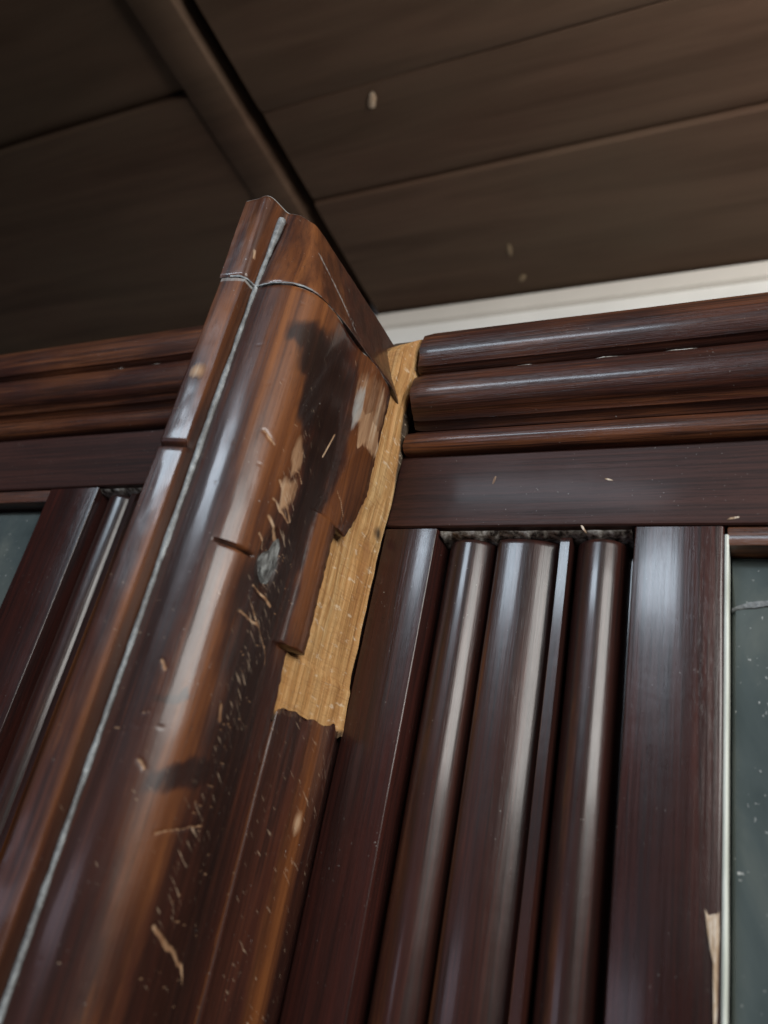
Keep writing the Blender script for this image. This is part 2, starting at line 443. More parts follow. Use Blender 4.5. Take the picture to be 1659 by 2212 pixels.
def door(name, label, sgn, xoff, dz, edge, glass, far, ragged):
    """sgn=+1: lock stile on the left of the leaf, -1 mirrored. X = xoff + sgn*x"""
    base = (xoff + sgn * (-0.18), YF + 0.03, ZB)
    e = empty(name, base)
    tag(e, label, 'door', 'pair of wardrobe doors', 'thing')
    X = lambda x: xoff + sgn * x
    def add(nm, V, F, mat, smooth=35, parent=e, attrs=None):
        V = np.asarray(V, float)
        pb = base
        return mesh_obj(nm, V, F, mat, parent, pb, smooth, attrs)
    ZJ = 0.317 + dz
    # profile strips of the stile, all in plan (x, y)
    f0, f1 = -0.2718, -0.0976
    def extr_z(nm, prof, z0, z1, mat, rows=60, wob=0.0005, seed=1, topfn=None, smooth=35):
        zs = np.linspace(z0, z1, rows)
        R = []
        P = np.array(prof)
        for z in zs:
            q = np.column_stack([P[:, 0], P[:, 1], np.full(len(P), z)])
            q[:, 0] += wob * vnoise(q * 9.0, seed)
            q[:, 1] += wob * vnoise(q * 11.0, seed + 1)
            if topfn is not None:
                q = topfn(q, z)
            q[:, 0] = xoff + sgn * q[:, 0]
            R.append(q)
        V, F = loft(R)
        return add(nm, V, F, mat, smooth)
    yb = YF + 0.07
    # stile: plain margin, recessed bank floor, plain margin
    b = 0.002
    yr = YF + 0.030
    st = [(edge, yb), (edge, YF + b), (edge + b * 0.35, YF + b * 0.35), (edge + b, YF),
          (f0 - b * 0.6, YF), (f0 - b * 0.2, YF + b * 0.2), (f0, YF + b * 0.7), (f0 + 0.004, yr),
          (f1 - 0.004, yr), (f1, YF + b * 0.7), (f1 + b * 0.2, YF + b * 0.2), (f1 + b * 0.6, YF),
          (glass - b, YF), (glass - b * 0.3, YF + b * 0.3), (glass, YF + b), (glass, yb)]
    extr_z('stile', st, ZB, ZJ - 0.0012, M['stile'], 50, 0.0004, 2, smooth=50)
    # the reeds
    def reed(x0, x1, yc, kind, seed):
        n = 18
        P = []
        for k in range(n + 1):
            t = k / n
            if kind == 'round':
                y = yr - (yr - yc) * math.sqrt(max(0, 1 - (2 * t - 1) ** 2))
            elif kind == 'flat':
                y = yc + 0.006 * (2.2 * (t - 0.32)) ** 2 + (0.004 if k in (0, n) else 0)
            else:
                y = yc + (0.0015 if k in (0, n) else 0)
            P.append((x0 + (x1 - x0) * t, y))
        P = [(x0, yr + 0.004)] + P + [(x1, yr + 0.004)]
        def top(q, z):
            # upper end sinks back in a rough cove
            d = ZJ - 0.004 - z
            if d < 0.008:
                s = max(0, 1 - d / 0.008)
                q[:, 1] = q[:, 1] + (yr + 0.003 - q[:, 1]) * s ** 2 * (0.9 if kind == 'round' else 0.45)
            return q
        zz = np.concatenate([np.linspace(ZB, ZJ - 0.04, 50), np.linspace(ZJ - 0.038, ZJ - 0.004, 18)])
        R = []
        PA = np.array(P)
        for z in zz:
            q = np.column_stack([PA[:, 0], PA[:, 1], np.full(len(PA), z)])
            q[:, 1] += 0.0005 * vnoise(q * 14.0, seed)
            q = top(q, z)
            q[:, 0] = xoff + sgn * q[:, 0]
            R.append(q)
        V, F = loft(R)
        kk = np.zeros(len(PA))
        if kind == 'flat': kk[1:3] = 0.75
        elif kind == 'fillet': kk[1:3] = 0.8
        elif x0 < -0.2: kk[2:9] = 0.42
        else: kk[6:9] = 0.30
        wz = np.concatenate([kk * (np.clip((ZJ - 0.03 - z) / 0.1, 0, 1) * (0.8 + 0.5 * vnoise(np.array([[z * 14, seed, 1]]), seed)[0])) for z in zz])
        add('reed', V, F, M['reed'], 50, attrs={'wear': wz})
    reed(-0.2655, -0.2180, YF + 0.002, 'round', 5)
    reed(-0.2160, -0.1600, YF + 0.004, 'flat', 8)
    reed(-0.1586, -0.1500, YF + 0.002, 'fillet', 11)
    reed(-0.1490, -0.1035, YF + 0.002, 'round', 14)
    # grey dust caught on the upper ends of the reeds
    zs = ZJ - 0.0035
    V, F = [], []
    N = 90
    for k in range(N + 1):
        x = f0 + 0.003 + (f1 - f0 - 0.006) * k / N
        h = 0.0025 + 0.004 * abs(vnoise(np.array([[x * 90, 2, 1]]), 9)[0]) + 0.004 * abs(vnoise(np.array([[x * 300, 2, 1]]), 4)[0])
        yy = YF + 0.0020 + 0.001 * vnoise(np.array([[x * 120, 1, 1]]), 6)[0]
        V += [(X(x), yy - 0.001, zs), (X(x), yy + 0.002, zs - h * 0.45), (X(x), yr + 0.001, zs - h), (X(x), yr + 0.001, zs)]
    for k in range(N):
        a = 4 * k
        for j in range(4):
            F.append((a + j, a + (j + 1) % 4, a + 4 + (j + 1) % 4, a + 4 + j))
    F += [(0, 1, 2, 3), tuple(4 * N + j for j in range(4))]
    add('dust_ledge', V, F, M['dust'], 60)
    # horizontal members, profile in (y, z)
    def extr_x(nm, prof, x0, x1, mat, rows=80, wob=0.0007, seed=1, smooth=35, endfn=None):
        P = np.array(prof)
        R = []
        for i, x in enumerate(np.linspace(x0, x1, rows)):
            q = np.column_stack([np.full(len(P), x), P[:, 0], P[:, 1]])
            q[:, 1] += wob * vnoise(q * 10.0, seed)
            q[:, 2] += wob * vnoise(q * 8.0, seed + 1)
            if i == 0:
                q[:, 0] += ragged * vnoise(q * 90.0, seed + 2)
                c = q.mean(axis=0)
                q[:, 1:] = c[1:] + (q[:, 1:] - c[1:]) * 0.94
            q[:, 0] = xoff + sgn * q[:, 0]
            q[:, 2] += dz
            R.append(q)
        V, F = loft(R)
        return add(nm, V, F, mat, smooth)
    xe = edge + 0.010
    extr_x('rail', [(yb, 0.3182), (YF + 0.002, 0.3182), (YF + 0.0005, 0.3195), (YF, 0.322), (YF, 0.400), (yb, 0.400)], edge + 0.001, far, M['rail'], 60, 0.0004, 3)
    def ell(cy, cz, a, b, a0, a1, n=14):
        return [(cy - a * math.cos(math.radians(a0 + (a1 - a0) * k / n)), cz + b * math.sin(math.radians(a0 + (a1 - a0) * k / n))) for k in range(n + 1)]
    bead = [(yb, 0.3985), (YF + 0.001, 0.3945)] + ell(YF - 0.001, 0.4075, 0.012, 0.0130, -72, 75) + [(YF - 0.002, 0.4225), (yb, 0.4225)]
    extr_x('bead_moulding', bead, xe - 0.004, far, M['moulding'], 90, 0.0006, 21, 40)
    mid = [(yb, 0.4230), (YF - 0.003, 0.4232), (YF - 0.0055, 0.4262), (YF - 0.0095, 0.4285), (YF - 0.0118, 0.4290), (YF - 0.0150, 0.4335)] + ell(YF - 0.013, 0.4580, 0.0165, 0.0240, -74, 80) + [(YF - 0.012, 0.4830), (yb, 0.4830)]
    extr_x('ovolo_moulding', mid, xe, far, M['moulding'], 90, 0.0007, 31, 40)
    top = [(yb, 0.4834), (YF - 0.0125, 0.4836), (YF - 0.0185, 0.4850), (YF - 0.0215, 0.4880)] + ell(YF - 0.012, 0.5090, 0.0175, 0.0270, -50, 90) + [(YF + 0.01, 0.5372), (yb, 0.5372)]
    extr_x('top_moulding', top, xe, far, M['moulding'], 90, 0.0007, 41, 40)
    # grit lodged in the groove under the top moulding
    R = []
    for i, x in enumerate(np.linspace(xe + 0.10, far - 0.02, 220)):
        r = 0.0008 * max(0.03, vnoise(np.array([[x * 70, 1, 1]]), 81)[0] + 0.5 * vnoise(np.array([[x * 260, 1, 1]]), 82)[0])
        R.append(np.array([(xoff + sgn * x, YF - 0.0150 + r * math.cos(a) * 1.5, 0.4832 + dz + r * math.sin(a)) for a in np.linspace(0, 2 * math.pi, 6)[:-1]]))
    add('groove_grit', *loft(R), M['dust'], 60)
    return e, add, X, ZJ, yb

# ---- right leaf, hanging lower than its neighbour
e, add, X, ZJ, yb = door('wardrobe_door', 'dark mahogany door right of the broken post, hanging lower, white gap above it', 1, 0.0, 0.0, -0.3246, -0.0305, 0.55, 0.0022)
# ---- left leaf
e2, add2, X2, ZJ2, yb2 = door('wardrobe_door', 'dark mahogany door left of the broken post, its top against black shadow', -1, -0.8111, 0.0595, -0.4000, -0.018, 0.60, 0.0010)

def glazing(add, X, ZJ, glass, far, thick_edge, s):
    yg = YF + 0.020
    z1 = ZJ - 0.0
    # reveal under the rail
    V, F = box(min(X(glass + 0.002), X(far)), max(X(glass + 0.002), X(far)), YF + 0.004, yg + 0.03, z1 - 0.016, z1 + 0.0005, 0.0015)
    add('top_reveal', V, F, M['moulding'])
    # bevelled pane: flat field, sloping border; border is 0.042 wide at the top, 0.006 beside the stile
    x0, x1 = glass + 0.0045, far - 0.01
    zt, zb = z1 - 0.017, ZB + 0.02
    bx, bz = (0.003, 0.044) if s > 0 else (0.003, 0.012)
    P = [(x0, yg + 0.006, zb), (x1, yg + 0.006, zb), (x1, yg + 0.006, zt), (x0, yg + 0.006, zt),
         (x0 + bx, yg, zb + bz), (x1 - bx, yg, zb + bz), (x1 - bx, yg, zt - bz), (x0 + bx, yg, zt - bz),
         (x0, yg + 0.012, zb), (x1, yg + 0.012, zb), (x1, yg + 0.012, zt), (x0, yg + 0.012, zt)]
    F = [(4, 5, 6, 7), (0, 1, 5, 4), (1, 2, 6, 5), (2, 3, 7, 6), (3, 0, 4, 7), (0, 1, 9, 8), (1, 2, 10, 9), (2, 3, 11, 10), (3, 0, 8, 11), (8, 9, 10, 11)]
    P = [(X(p[0]), p[1], p[2]) for p in P]
    g = add('mirror_pane', P, F, M['mirror'], 5)
    # pale bead beside the stile
    zs = np.linspace(ZB + 0.01, zt + 0.010, 160)
    R = []
    for z in zs:
        wv = 0.00045 * vnoise(np.array([[z * 60, 1, 1]]), 3)[0] + 0.0002 * vnoise(np.array([[z * 260, 1, 1]]), 5)[0]
        wd = thick_edge * (1 + 0.15 * vnoise(np.array([[z * 25, 4, 1]]), 8)[0])
        R.append(np.array([(X(glass + 0.0004), yg + 0.006, z), (X(glass + 0.0004), YF + 0.0035 + wv, z), (X(glass + 0.0004 + wd * 0.5), YF + 0.0028 + wv, z), (X(glass + 0.0004 + wd), YF + 0.0045 + wv, z), (X(glass + wd + 0.0006), yg + 0.006, z)]))
    add('edge_bead', *loft(R), M['edge'] if s > 0 else M['moulding'], 30)
glazing(add, X, ZJ, -0.0305, 0.55, 0.0030, 1)
glazing(add2, X2, ZJ2, -0.018, 0.60, 0.0020, -1)

# irregular grey ridge standing in for the bright glint on the mirror's bevel
V, F = [], []
N = 60
for k in range(N + 1):
    x = -0.0255 + 0.24 * k / N
    zc = 0.2535 + 0.010 * (1 - math.exp(-k / 5.0)) + 0.0025 * vnoise(np.array([[x * 60, 1, 1]]), 4)[0]
    hh = 0.0012 + 0.0034 * (1 - math.exp(-k / 4.0)) * (1 + 0.5 * vnoise(np.array([[x * 120, 1, 1]]), 7)[0])
    y0 = YF + 0.0205
    V += [(x, y0 + 0.003, zc + hh), (x, y0 - 0.0030, zc + hh * 0.4), (x, y0 - 0.0020, zc - hh * 0.7), (x, y0 + 0.003, zc - hh)]
for k in range(N):
    a = 4 * k
    for j in range(4):
        F.append((a + j, a + (j + 1) % 4, a + 4 + (j + 1) % 4, a + 4 + j))
F += [(0, 1, 2, 3), tuple(4 * N + j for j in range(4))]
add('bevel_glint_ridge', V, F, M['filler'], 60)

# splintered chip on the stile's inner edge
def splinter(add, pts, y, depth, seed):
    pts = np.array(pts)
    n = len(pts)
    c = pts.mean(axis=0)
    V = [(p[0], y + 0.001, p[1]) for p in pts]
    for ring, s_ in ((1, 0.72), (2, 0.4)):
        for i, p in enumerate(pts):
            q = c + (p - c) * s_
            V.append((q[0], y - depth * (0.5 + 0.5 * ring / 2) * (0.7 + 0.3 * vnoise(np.array([[i * 1.7, ring, seed]]), seed)[0]), q[1]))
    F = []
    for r in range(2):
        for i in range(n):
            j = (i + 1) % n
            F.append((r * n + i, r * n + j, (r + 1) * n + j, (r + 1) * n + i))
    F.append(tuple(2 * n + i for i in range(n)))
    F.append(tuple(range(n)))
    return add('splintered_chip', V, F, M['chip'], 20)
def chip_mat():
    n = NT('chipped_pale_wood')
    a = n.noise(n.mapping(500, 500, 70), 1, 4, 0.6)
    n.set(Base_Color=n.ramp(a, [(0.32, (0.14, 0.07, 0.035)), (0.5, (0.42, 0.29, 0.18)), (0.68, (0.72, 0.64, 0.54))]), Roughness=0.55)
    n.bump(a, 0.7, 0.001)
    return n.m
M['chip'] = chip_mat()
M['splash'] = plaster('dull_ochre_splash', (0.13, 0.085, 0.045), (0.20, 0.14, 0.08))
splinter(add, [(-0.0410, 0.0455), (-0.0385, 0.0425), (-0.0315, 0.0440), (-0.0312, 0.030), (-0.0316, 0.014), (-0.0320, -0.02), (-0.0335, -0.052), (-0.0342, -0.02), (-0.0348, 0.010), (-0.0375, 0.020), (-0.0395, 0.032)], YF, 0.0016, 3)
# small flakes on rail and joint
for (x, z, a, l) in ((-0.1395, 0.3145, -1.0, 0.010), (-0.024, 0.3228, 0.25, 0.012), (-0.2245, 0.3655, 1.35, 0.012), (-0.122, 0.362, -0.3, 0.010)):
    ca, sa = math.cos(a), math.sin(a)
    pts = []
    for t in np.linspace(0, 2 * math.pi, 10)[:-1]:
        rx, rz = math.cos(t) * l * 0.5, math.sin(t) * l * 0.12 * (1 + 0.5 * vnoise(np.array([[t * 2, x * 40, 1]]), 2)[0])
        pts.append((x + rx * ca - rz * sa, z + rx * sa + rz * ca))
    splinter(add, pts, YF, 0.0006, 5).name = 'flake'

# ------------------------------------------------------------------ the post between the doors
PB = (-0.37, 0.50, ZB)
post = empty('moulded_post', PB)
tag(post, 'worn brown moulded post with torn pale wood down its right side', 'post')
def padd(nm, V, F, mat, smooth=35, attrs=None, parent=None):
    return mesh_obj(nm, V, F, mat, parent or post, PB, smooth, attrs)

Z_CR, Z_TOP = 0.440, 0.530
CON = [(-.3845, .3985), (-.3805, .3955), (-.363, .3955), (-.348, .4015), (-.338, .410), (-.332, .421), (-.3285, .436), (-.3275, .452), (-.3285, .470), (-.3275, .487), (-.3238, .500), (-.3215, .518), (-.322, .538), (-.324, .552)]

def yend(z):
    """where the broken back edge of the moulding runs"""
    z = np.asarray(z, float)
    y = np.interp(z, [-1, 0.096, 0.1590, 0.1604, 0.2705, 0.2718, 0.285, 0.324, 0.44], [.5005, .5005, .497, .514, .514, .531, .538, .552, .552])
    return y

def blob(s, z, s0, z0, rs, rz, pw=1.0):
    return np.clip(1.35 - np.hypot((s - s0) / rs, (z - z0) / rz) ** pw * 0.9, 0, 1)

def stroke(s, z, a, b, wd):
    """soft line from a=(s,z) to b"""
    a, b = np.array(a), np.array(b)
    d = b - a
    L2 = (d ** 2).sum()
    t = np.clip(((s - a[0]) * d[0] + (z - a[1]) * d[1]) / L2, 0, 1)
    return np.clip(1.2 - np.hypot(s - a[0] - t * d[0], z - a[1] - t * d[1]) / wd, 0, 1)

def round_masks(s, z):
    """s: arc length round the moulding from the groove, z: height; all in the post's own surface"""
    P = np.column_stack([s * 30, z * 8, np.zeros_like(s)])
    nz = fbm(P, 2, 4)
    nf = fbm(np.column_stack([s * 120, z * 40, np.zeros_like(s)]), 6, 3)
    # rubbed ridge (s about 0.06) and rubbed top
    wear = 1.0 * np.exp(-((s - 0.064 - 0.006 * nz) / 0.020) ** 2) * (0.75 + 0.7 * nz)
    wear += np.exp(-((s - 0.050) / 0.035) ** 2) * np.clip((z - 0.24) / 0.12, 0, 1) * 0.85
    wear += 1.0 * np.exp(-((s - 0.162) / 0.032) ** 2) * np.clip((z - 0.13) / 0.05, 0, 1)
    wear += 0.22 * nz
    stain = np.zeros_like(s)
    sn, zn = s + 0.013 * nf + 0.010 * nz, z + 0.016 * nz + 0.010 * nf
    for (s0, z0, rs, rz) in ((0.080, 0.402, 0.030, 0.018), (0.098, 0.392, 0.040, 0.030), (0.105, 0.360, 0.034, 0.035), (0.120, 0.325, 0.022, 0.045), (0.122, 0.280, 0.017, 0.05), (0.112, 0.235, 0.020, 0.05),
                              (0.102, 0.180, 0.036, 0.035), (0.108, 0.135, 0.034, 0.05), (0.112, 0.08, 0.036, 0.05), (0.118, 0.02, 0.034, 0.07), (0.122, -0.06, 0.036, 0.09), (0.125, -0.2, 0.034, 0.12)):
        stain = np.maximum(stain, blob(sn, zn, s0, z0, rs, rz, 1.6))
    stain = stain * np.interp(z, [-0.2, 0.12, 0.30], [0.62, 0.80, 1.0])
    stain = np.maximum(stain, 0.72 * blob(sn, zn, 0.071, 0.052, 0.020, 0.0095, 2.2))
    stain = np.maximum(stain, 0.75 * blob(sn, zn, 0.046, 0.098, 0.008, 0.003, 2))
    bare = np.zeros_like(s)
    # pale scar high on the side
    sc_ = blob(s + 0.004 * nf, z + 0.012 * nz, 0.168, 0.405, 0.032, 0.036, 2.2)
    bare = np.maximum(bare, 0.50 * sc_)
    bare = np.maximum(bare, 0.95 * blob(s + 0.003 * nf, z + 0.016 * nf, 0.172, 0.374, 0.028, 0.017, 2.5))
    # scrapes across the ridge
    bare = np.maximum(bare, 0.72 * blob(s + 0.006 * nf, z + 0.012 * nf, 0.086, 0.298, 0.009, 0.018, 1.6))
    bare = np.maximum(bare, 0.70 * blob(s + 0.006 * nf, z + 0.010 * nf, 0.085, 0.264, 0.010, 0.014, 1.6))
    for a, b, wd in (((0.074, 0.268), (0.098, 0.246), 0.0020), ((0.073, 0.252), (0.096, 0.244), 0.0016), ((0.074, 0.238), (0.094, 0.224), 0.0022), ((0.084, 0.288), (0.100, 0.281), 0.0014),
                     ((0.070, 0.222), (0.080, 0.214), 0.0014), ((0.078, 0.1845), (0.104, 0.180), 0.0018), ((0.072, 0.163), (0.096, 0.160), 0.0014), ((0.080, 0.172), (0.122, 0.140), 0.0010),
                     ((0.078, -0.034), (0.131, -0.063), 0.0022), ((0.050, 0.300), (0.060, 0.292), 0.0016), ((0.120, 0.318), (0.128, 0.345), 0.0012),
                     ((0.060, 0.015), (0.095, 0.025), 0.0009), ((0.150, 0.300), (0.172, 0.284), 0.0010), ((0.080, 0.099), (0.083, 0.089), 0.0018), ((0.036, 0.052), (0.041, 0.048), 0.0016), ((0.031, 0.115), (0.035, 0.111), 0.0016)):
        bare = np.maximum(bare, (0.85 + 0.3 * nf) * stroke(s + 0.0012 * nf, z + 0.002 * nf, a, b, wd))
    # splinter nicks along the stained strip
    r = np.random.default_rng(5)
    for k in range(80):
        s0 = r.uniform(0.078, 0.135); z0 = r.uniform(-0.08, 0.24); L = r.uniform(0.002, 0.008); an = r.uniform(-0.9, 0.3)
        bare = np.maximum(bare, r.uniform(0.4, 0.75) * stroke(s, z, (s0, z0), (s0 + L * math.cos(an), z0 + L * math.sin(an) * 0.6), r.uniform(0.0005, 0.0010)))
    for k in range(60):
        s0 = r.uniform(0.008, 0.19); z0 = r.uniform(-0.12, 0.43); L = r.uniform(0.002, 0.006)
        bare = np.maximum(bare, r.uniform(0.3, 0.6) * stroke(s, z, (s0, z0), (s0 + L, z0 + L * r.uniform(-.4, .6)), 0.0006))
    dust = np.zeros_like(s)
    dust = np.maximum(dust, 0.55 * blob(s + 0.004 * nf, z + 0.02 * nf, 0.146, 0.385, 0.007, 0.028, 2))
    dust = np.maximum(dust, 0.30 * blob(s + 0.008 * nf, z + 0.02 * nf, 0.118, 0.06, 0.010, 0.03, 2))
    wear = wear * (1 - np.clip(stain * 1.3, 0, 1))
    scuff = np.maximum(np.exp(-((s - 0.092) / 0.030) ** 2) * np.interp(z, [-0.3, -0.12, 0.0, 0.2, 0.31, 0.35], [0.25, 0.5, 0.9, 1.0, 0.9, 0.35]), 0.32 + 0.2 * nz)
    return np.clip(wear, 0, 1.2), stain, bare, dust, np.clip(scuff, 0, 1)

def build_round():
    con = spline(CON, 12)
    seg = np.hypot(*np.diff(con, axis=0).T)
    arc = np.concatenate([[0], np.cumsum(seg)])
    # resample by arc
    n = 150
    sa = np.linspace(0, arc[-1], n)
    cx, cy = np.interp(sa, arc, con[:, 0]), np.interp(sa, arc, con[:, 1])
    nx = np.gradient(cy); ny = -np.gradient(cx)
    ln = np.hypot(nx, ny); nx, ny = nx / ln, ny / ln
    zs = np.concatenate([np.linspace(ZB, -0.16, 60)[:-1], np.arange(-0.16, Z_CR - 0.0005, 0.0013), [Z_CR - 0.0006]])
    R, A = [], []
    ks = 0.47
    for iz, z in enumerate(zs):
        zz = np.full(n, z)
        ye = float(yend(z)) + 0.0009 * vnoise(np.array([[z * 70, 0.5, 0.5]]), 13)[0] + 0.0010 * vnoise(np.array([[z * 240, 0.5, 0.5]]), 14)[0]
        y = np.where(cy > ks, ks + (cy - ks) * (ye - ks) / (0.552 - ks), cy)
        x = cx.copy()
        lw = float(np.clip((0.1600 - z) / 0.002, 0, 1)) * np.clip((cy - 0.478) / 0.01, 0, 1)
        x = x + (-0.3290 - x) * lw
        wear, stain, bare, dust, scuff = round_masks(sa, zz)
        # relief: shallow waves, scooped scars, two slits
        d = 0.0007 * fbm(np.column_stack([sa * 40, zz * 12, zz * 0]), 3, 3)
        d -= 0.0005 * np.clip(bare, 0, 1)
        slit = stroke(sa, zz, (0.040, 0.2046), (0.069, 0.2036), 0.0016)
        d -= 0.0035 * slit
        hollow = blob(sa, zz, 0.087, 0.207, 0.011, 0.024, 2.5)
        d -= 0.004 * np.clip(hollow, 0, 1)
        # chipped upper arris at the joint
        if Z_CR - z < 0.004:
            d -= 0.0008 * (1 - (Z_CR - z) / 0.004)
        stain = np.maximum(stain, slit)
        if Z_CR - z < 0.002:
            dust = np.maximum(dust, 0.55 + 0.35 * vnoise(np.column_stack([sa * 200, zz * 0, zz * 0]), 4))
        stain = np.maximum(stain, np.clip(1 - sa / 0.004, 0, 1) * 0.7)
        # dark line along the broken edge
        px, py = x + nx * d, y + ny * d
        ring = np.column_stack([px, py, zz])
        yl = ye
        back = np.array([(px[-1] - 0.010, yl - 0.001, z), (-0.362, yl - 0.004, z), (-0.372, 0.46, z), (-0.380, 0.43, z)])
        R.append(np.concatenate([ring, back]))
        zr = np.zeros(4)
        A.append(np.column_stack([np.concatenate([wear, zr]), np.concatenate([stain, zr + 0.8]), np.concatenate([bare, zr]), np.concatenate([dust, zr]), np.concatenate([scuff, zr])]))
    V, F = loft(R)
    A = np.concatenate(A)
    padd('round_moulding', V, F, M['post'], 50, {'wear': A[:, 0], 'stain': A[:, 1], 'bare': A[:, 2], 'dust': A[:, 3], 'scuff': A[:, 4]})
build_round()

# flat fillet on the left of the groove
def build_fillet():
    con = spline([(-.4095, .3815), (-.4085, .3802), (-.3997, .381), (-.3885, .3835), (-.3868, .3848), (-.3852, .3985)], 6)
    con = np.concatenate([con, [(-.3852, .47), (-.4095, .599)]])
    zs = np.concatenate([np.linspace(ZB, -0.2, 40)[:-1], np.arange(-0.2, Z_CR - 0.0005, 0.002), [Z_CR - 0.0008]])
    R, A = [], []
    n = len(con)
    for z in zs:
        zz = np.full(n, z)
        d = 0.0010 * fbm(np.column_stack([con[:, 0] * 50, zz * 20, zz * 0]), 23, 3)
        x, y = con[:, 0].copy(), con[:, 1].copy()
        front = con[:, 1] < 0.41
        x[:3] += 0.0012 * vnoise(np.array([[z * 40, 1, 1]]), 25)[0]
        slit = math.exp(-((z - 0.2745) / 0.0017) ** 2)
        y = y + np.where(front, d + 0.0035 * slit, 0)
        if Z_CR - z < 0.012:
            x[:2] += 0.0035 * (1 - (Z_CR - z) / 0.012)
        R.append(np.column_stack([x, y, zz]))
        nz = fbm(np.column_stack([con[:, 0] * 60, zz * 9, zz * 0]), 27, 3)
        wear = np.clip(0.30 + 1.1 * nz + 0.7 * math.exp(-((z - 0.40) / 0.05) ** 2) + 0.5 * np.exp(-((con[:, 0] + 0.389) / 0.004) ** 2), 0, 1)
        bare = 0.62 * math.exp(-((z - 0.342) / 0.010) ** 2) * np.clip((con[:, 0] + 0.4085) / 0.004, 0, 1) * np.clip((-0.390 - con[:, 0]) / 0.003, 0, 1)
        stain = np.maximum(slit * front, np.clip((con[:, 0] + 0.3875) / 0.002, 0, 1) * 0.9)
        dust = np.full(n, 0.6 if Z_CR - z < 0.004 else 0.0)
        A.append(np.column_stack([wear, stain, bare, dust]))
    V, F = loft(R)
    A = np.concatenate(A)
    padd('fillet', V, F, M['post'], 40, {'scuff': np.full(len(A), 0.4), 'wear': A[:, 0], 'stain': A[:, 1], 'bare': A[:, 2], 'dust': A[:, 3]})
build_fillet()

# separate block on top, above the glued joint, drawn in towards its upper end
def build_cap():
    low = np.array([(-.4105, .3795), (-.3997, .3805), (-.3872, .3838), (-.3850, .3985), (-.3805, .3945), (-.363, .3945), (-.348, .4005), (-.333, .4155), (-.3265, .4475), (-.3245, .475), (-.323, .4998), (-.3215, .528), (-.321, .553), (-.330, .598)])
    top = np.array([(-.4105, .3767), (-.398, .3768), (-.3862, .3774), (-.3795, .396), (-.3745, .3995), (-.3685, .4030), (-.3635, .4100), (-.3595, .4200), (-.3582, .4520), (-.3575, .467), (-.3560, .500), (-.3555, .515), (-.3540, .557), (-.353, .600)])
    L, T = spline(low, 8), spline(top, 8)
    zs = np.linspace(0, 1, 70)
    R, A = [], []
    n = len(L)
    for t in zs:
        q = L * (1 - t) + T * t
        z = Z_CR + (Z_TOP - Z_CR) * t
        zz = np.full(n, z)
        d = 0.0010 * fbm(np.column_stack([q[:, 0] * 60, q[:, 1] * 30, zz * 30]), 33, 3)
        e = 0.0008 * (1 - t / 0.03) if t < 0.03 else (0.0022 * (t - 0.96) / 0.04 if t > 0.96 else 0)
        x, y = q[:, 0] - e * 0.7, q[:, 1] + d + e
        ring = np.column_stack([x, y, zz + (0.002 * fbm(np.column_stack([q * 60, zz * 0]), 35, 2) if t > 0.97 else 0)])
        R.append(np.concatenate([ring, [(-.40, .600, z)]]))
        k = np.linspace(0, 1, n)
        nz = fbm(np.column_stack([k * 12, zz * 14, zz * 0]), 37, 3)
        wear = np.clip(0.42 + 0.8 * nz + 0.35 * np.exp(-((k - 0.45) / 0.12) ** 2) - 0.5 * np.clip((k - 0.62) / 0.1, 0, 1), 0, 1)
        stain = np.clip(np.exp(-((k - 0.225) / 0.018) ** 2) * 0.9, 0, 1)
        dust = np.full(n, 0.0)
        if t < 0.01: dust = dust + 0.5 + 0.3 * nz
        if t > 0.975: dust = dust + 0.62 + 0.5 * nz
        # long scratches on the slanted face
        sl = np.maximum(stroke(k * 0.25, zz, (0.135, 0.492), (0.172, 0.448), 0.0026), stroke(k * 0.25, zz, (0.150, 0.474), (0.172, 0.455), 0.0012))
        bare = 0.72 * stroke(k * 0.25, zz, (0.040, 0.468), (0.0415, 0.462), 0.0028)
        dust = np.maximum(dust, 0.62 * sl)
        A.append(np.column_stack([np.append(wear, 0), np.append(stain, 1), np.append(bare, 0), np.append(dust, 0)]))
    V, F = loft(R)
    A = np.concatenate(A)
    padd('cap_block', V, F, M['post'], 32, {'scuff': np.full(len(A), 0.45), 'wear': A[:, 0], 'stain': A[:, 1], 'bare': A[:, 2], 'dust': A[:, 3]})
build_cap()

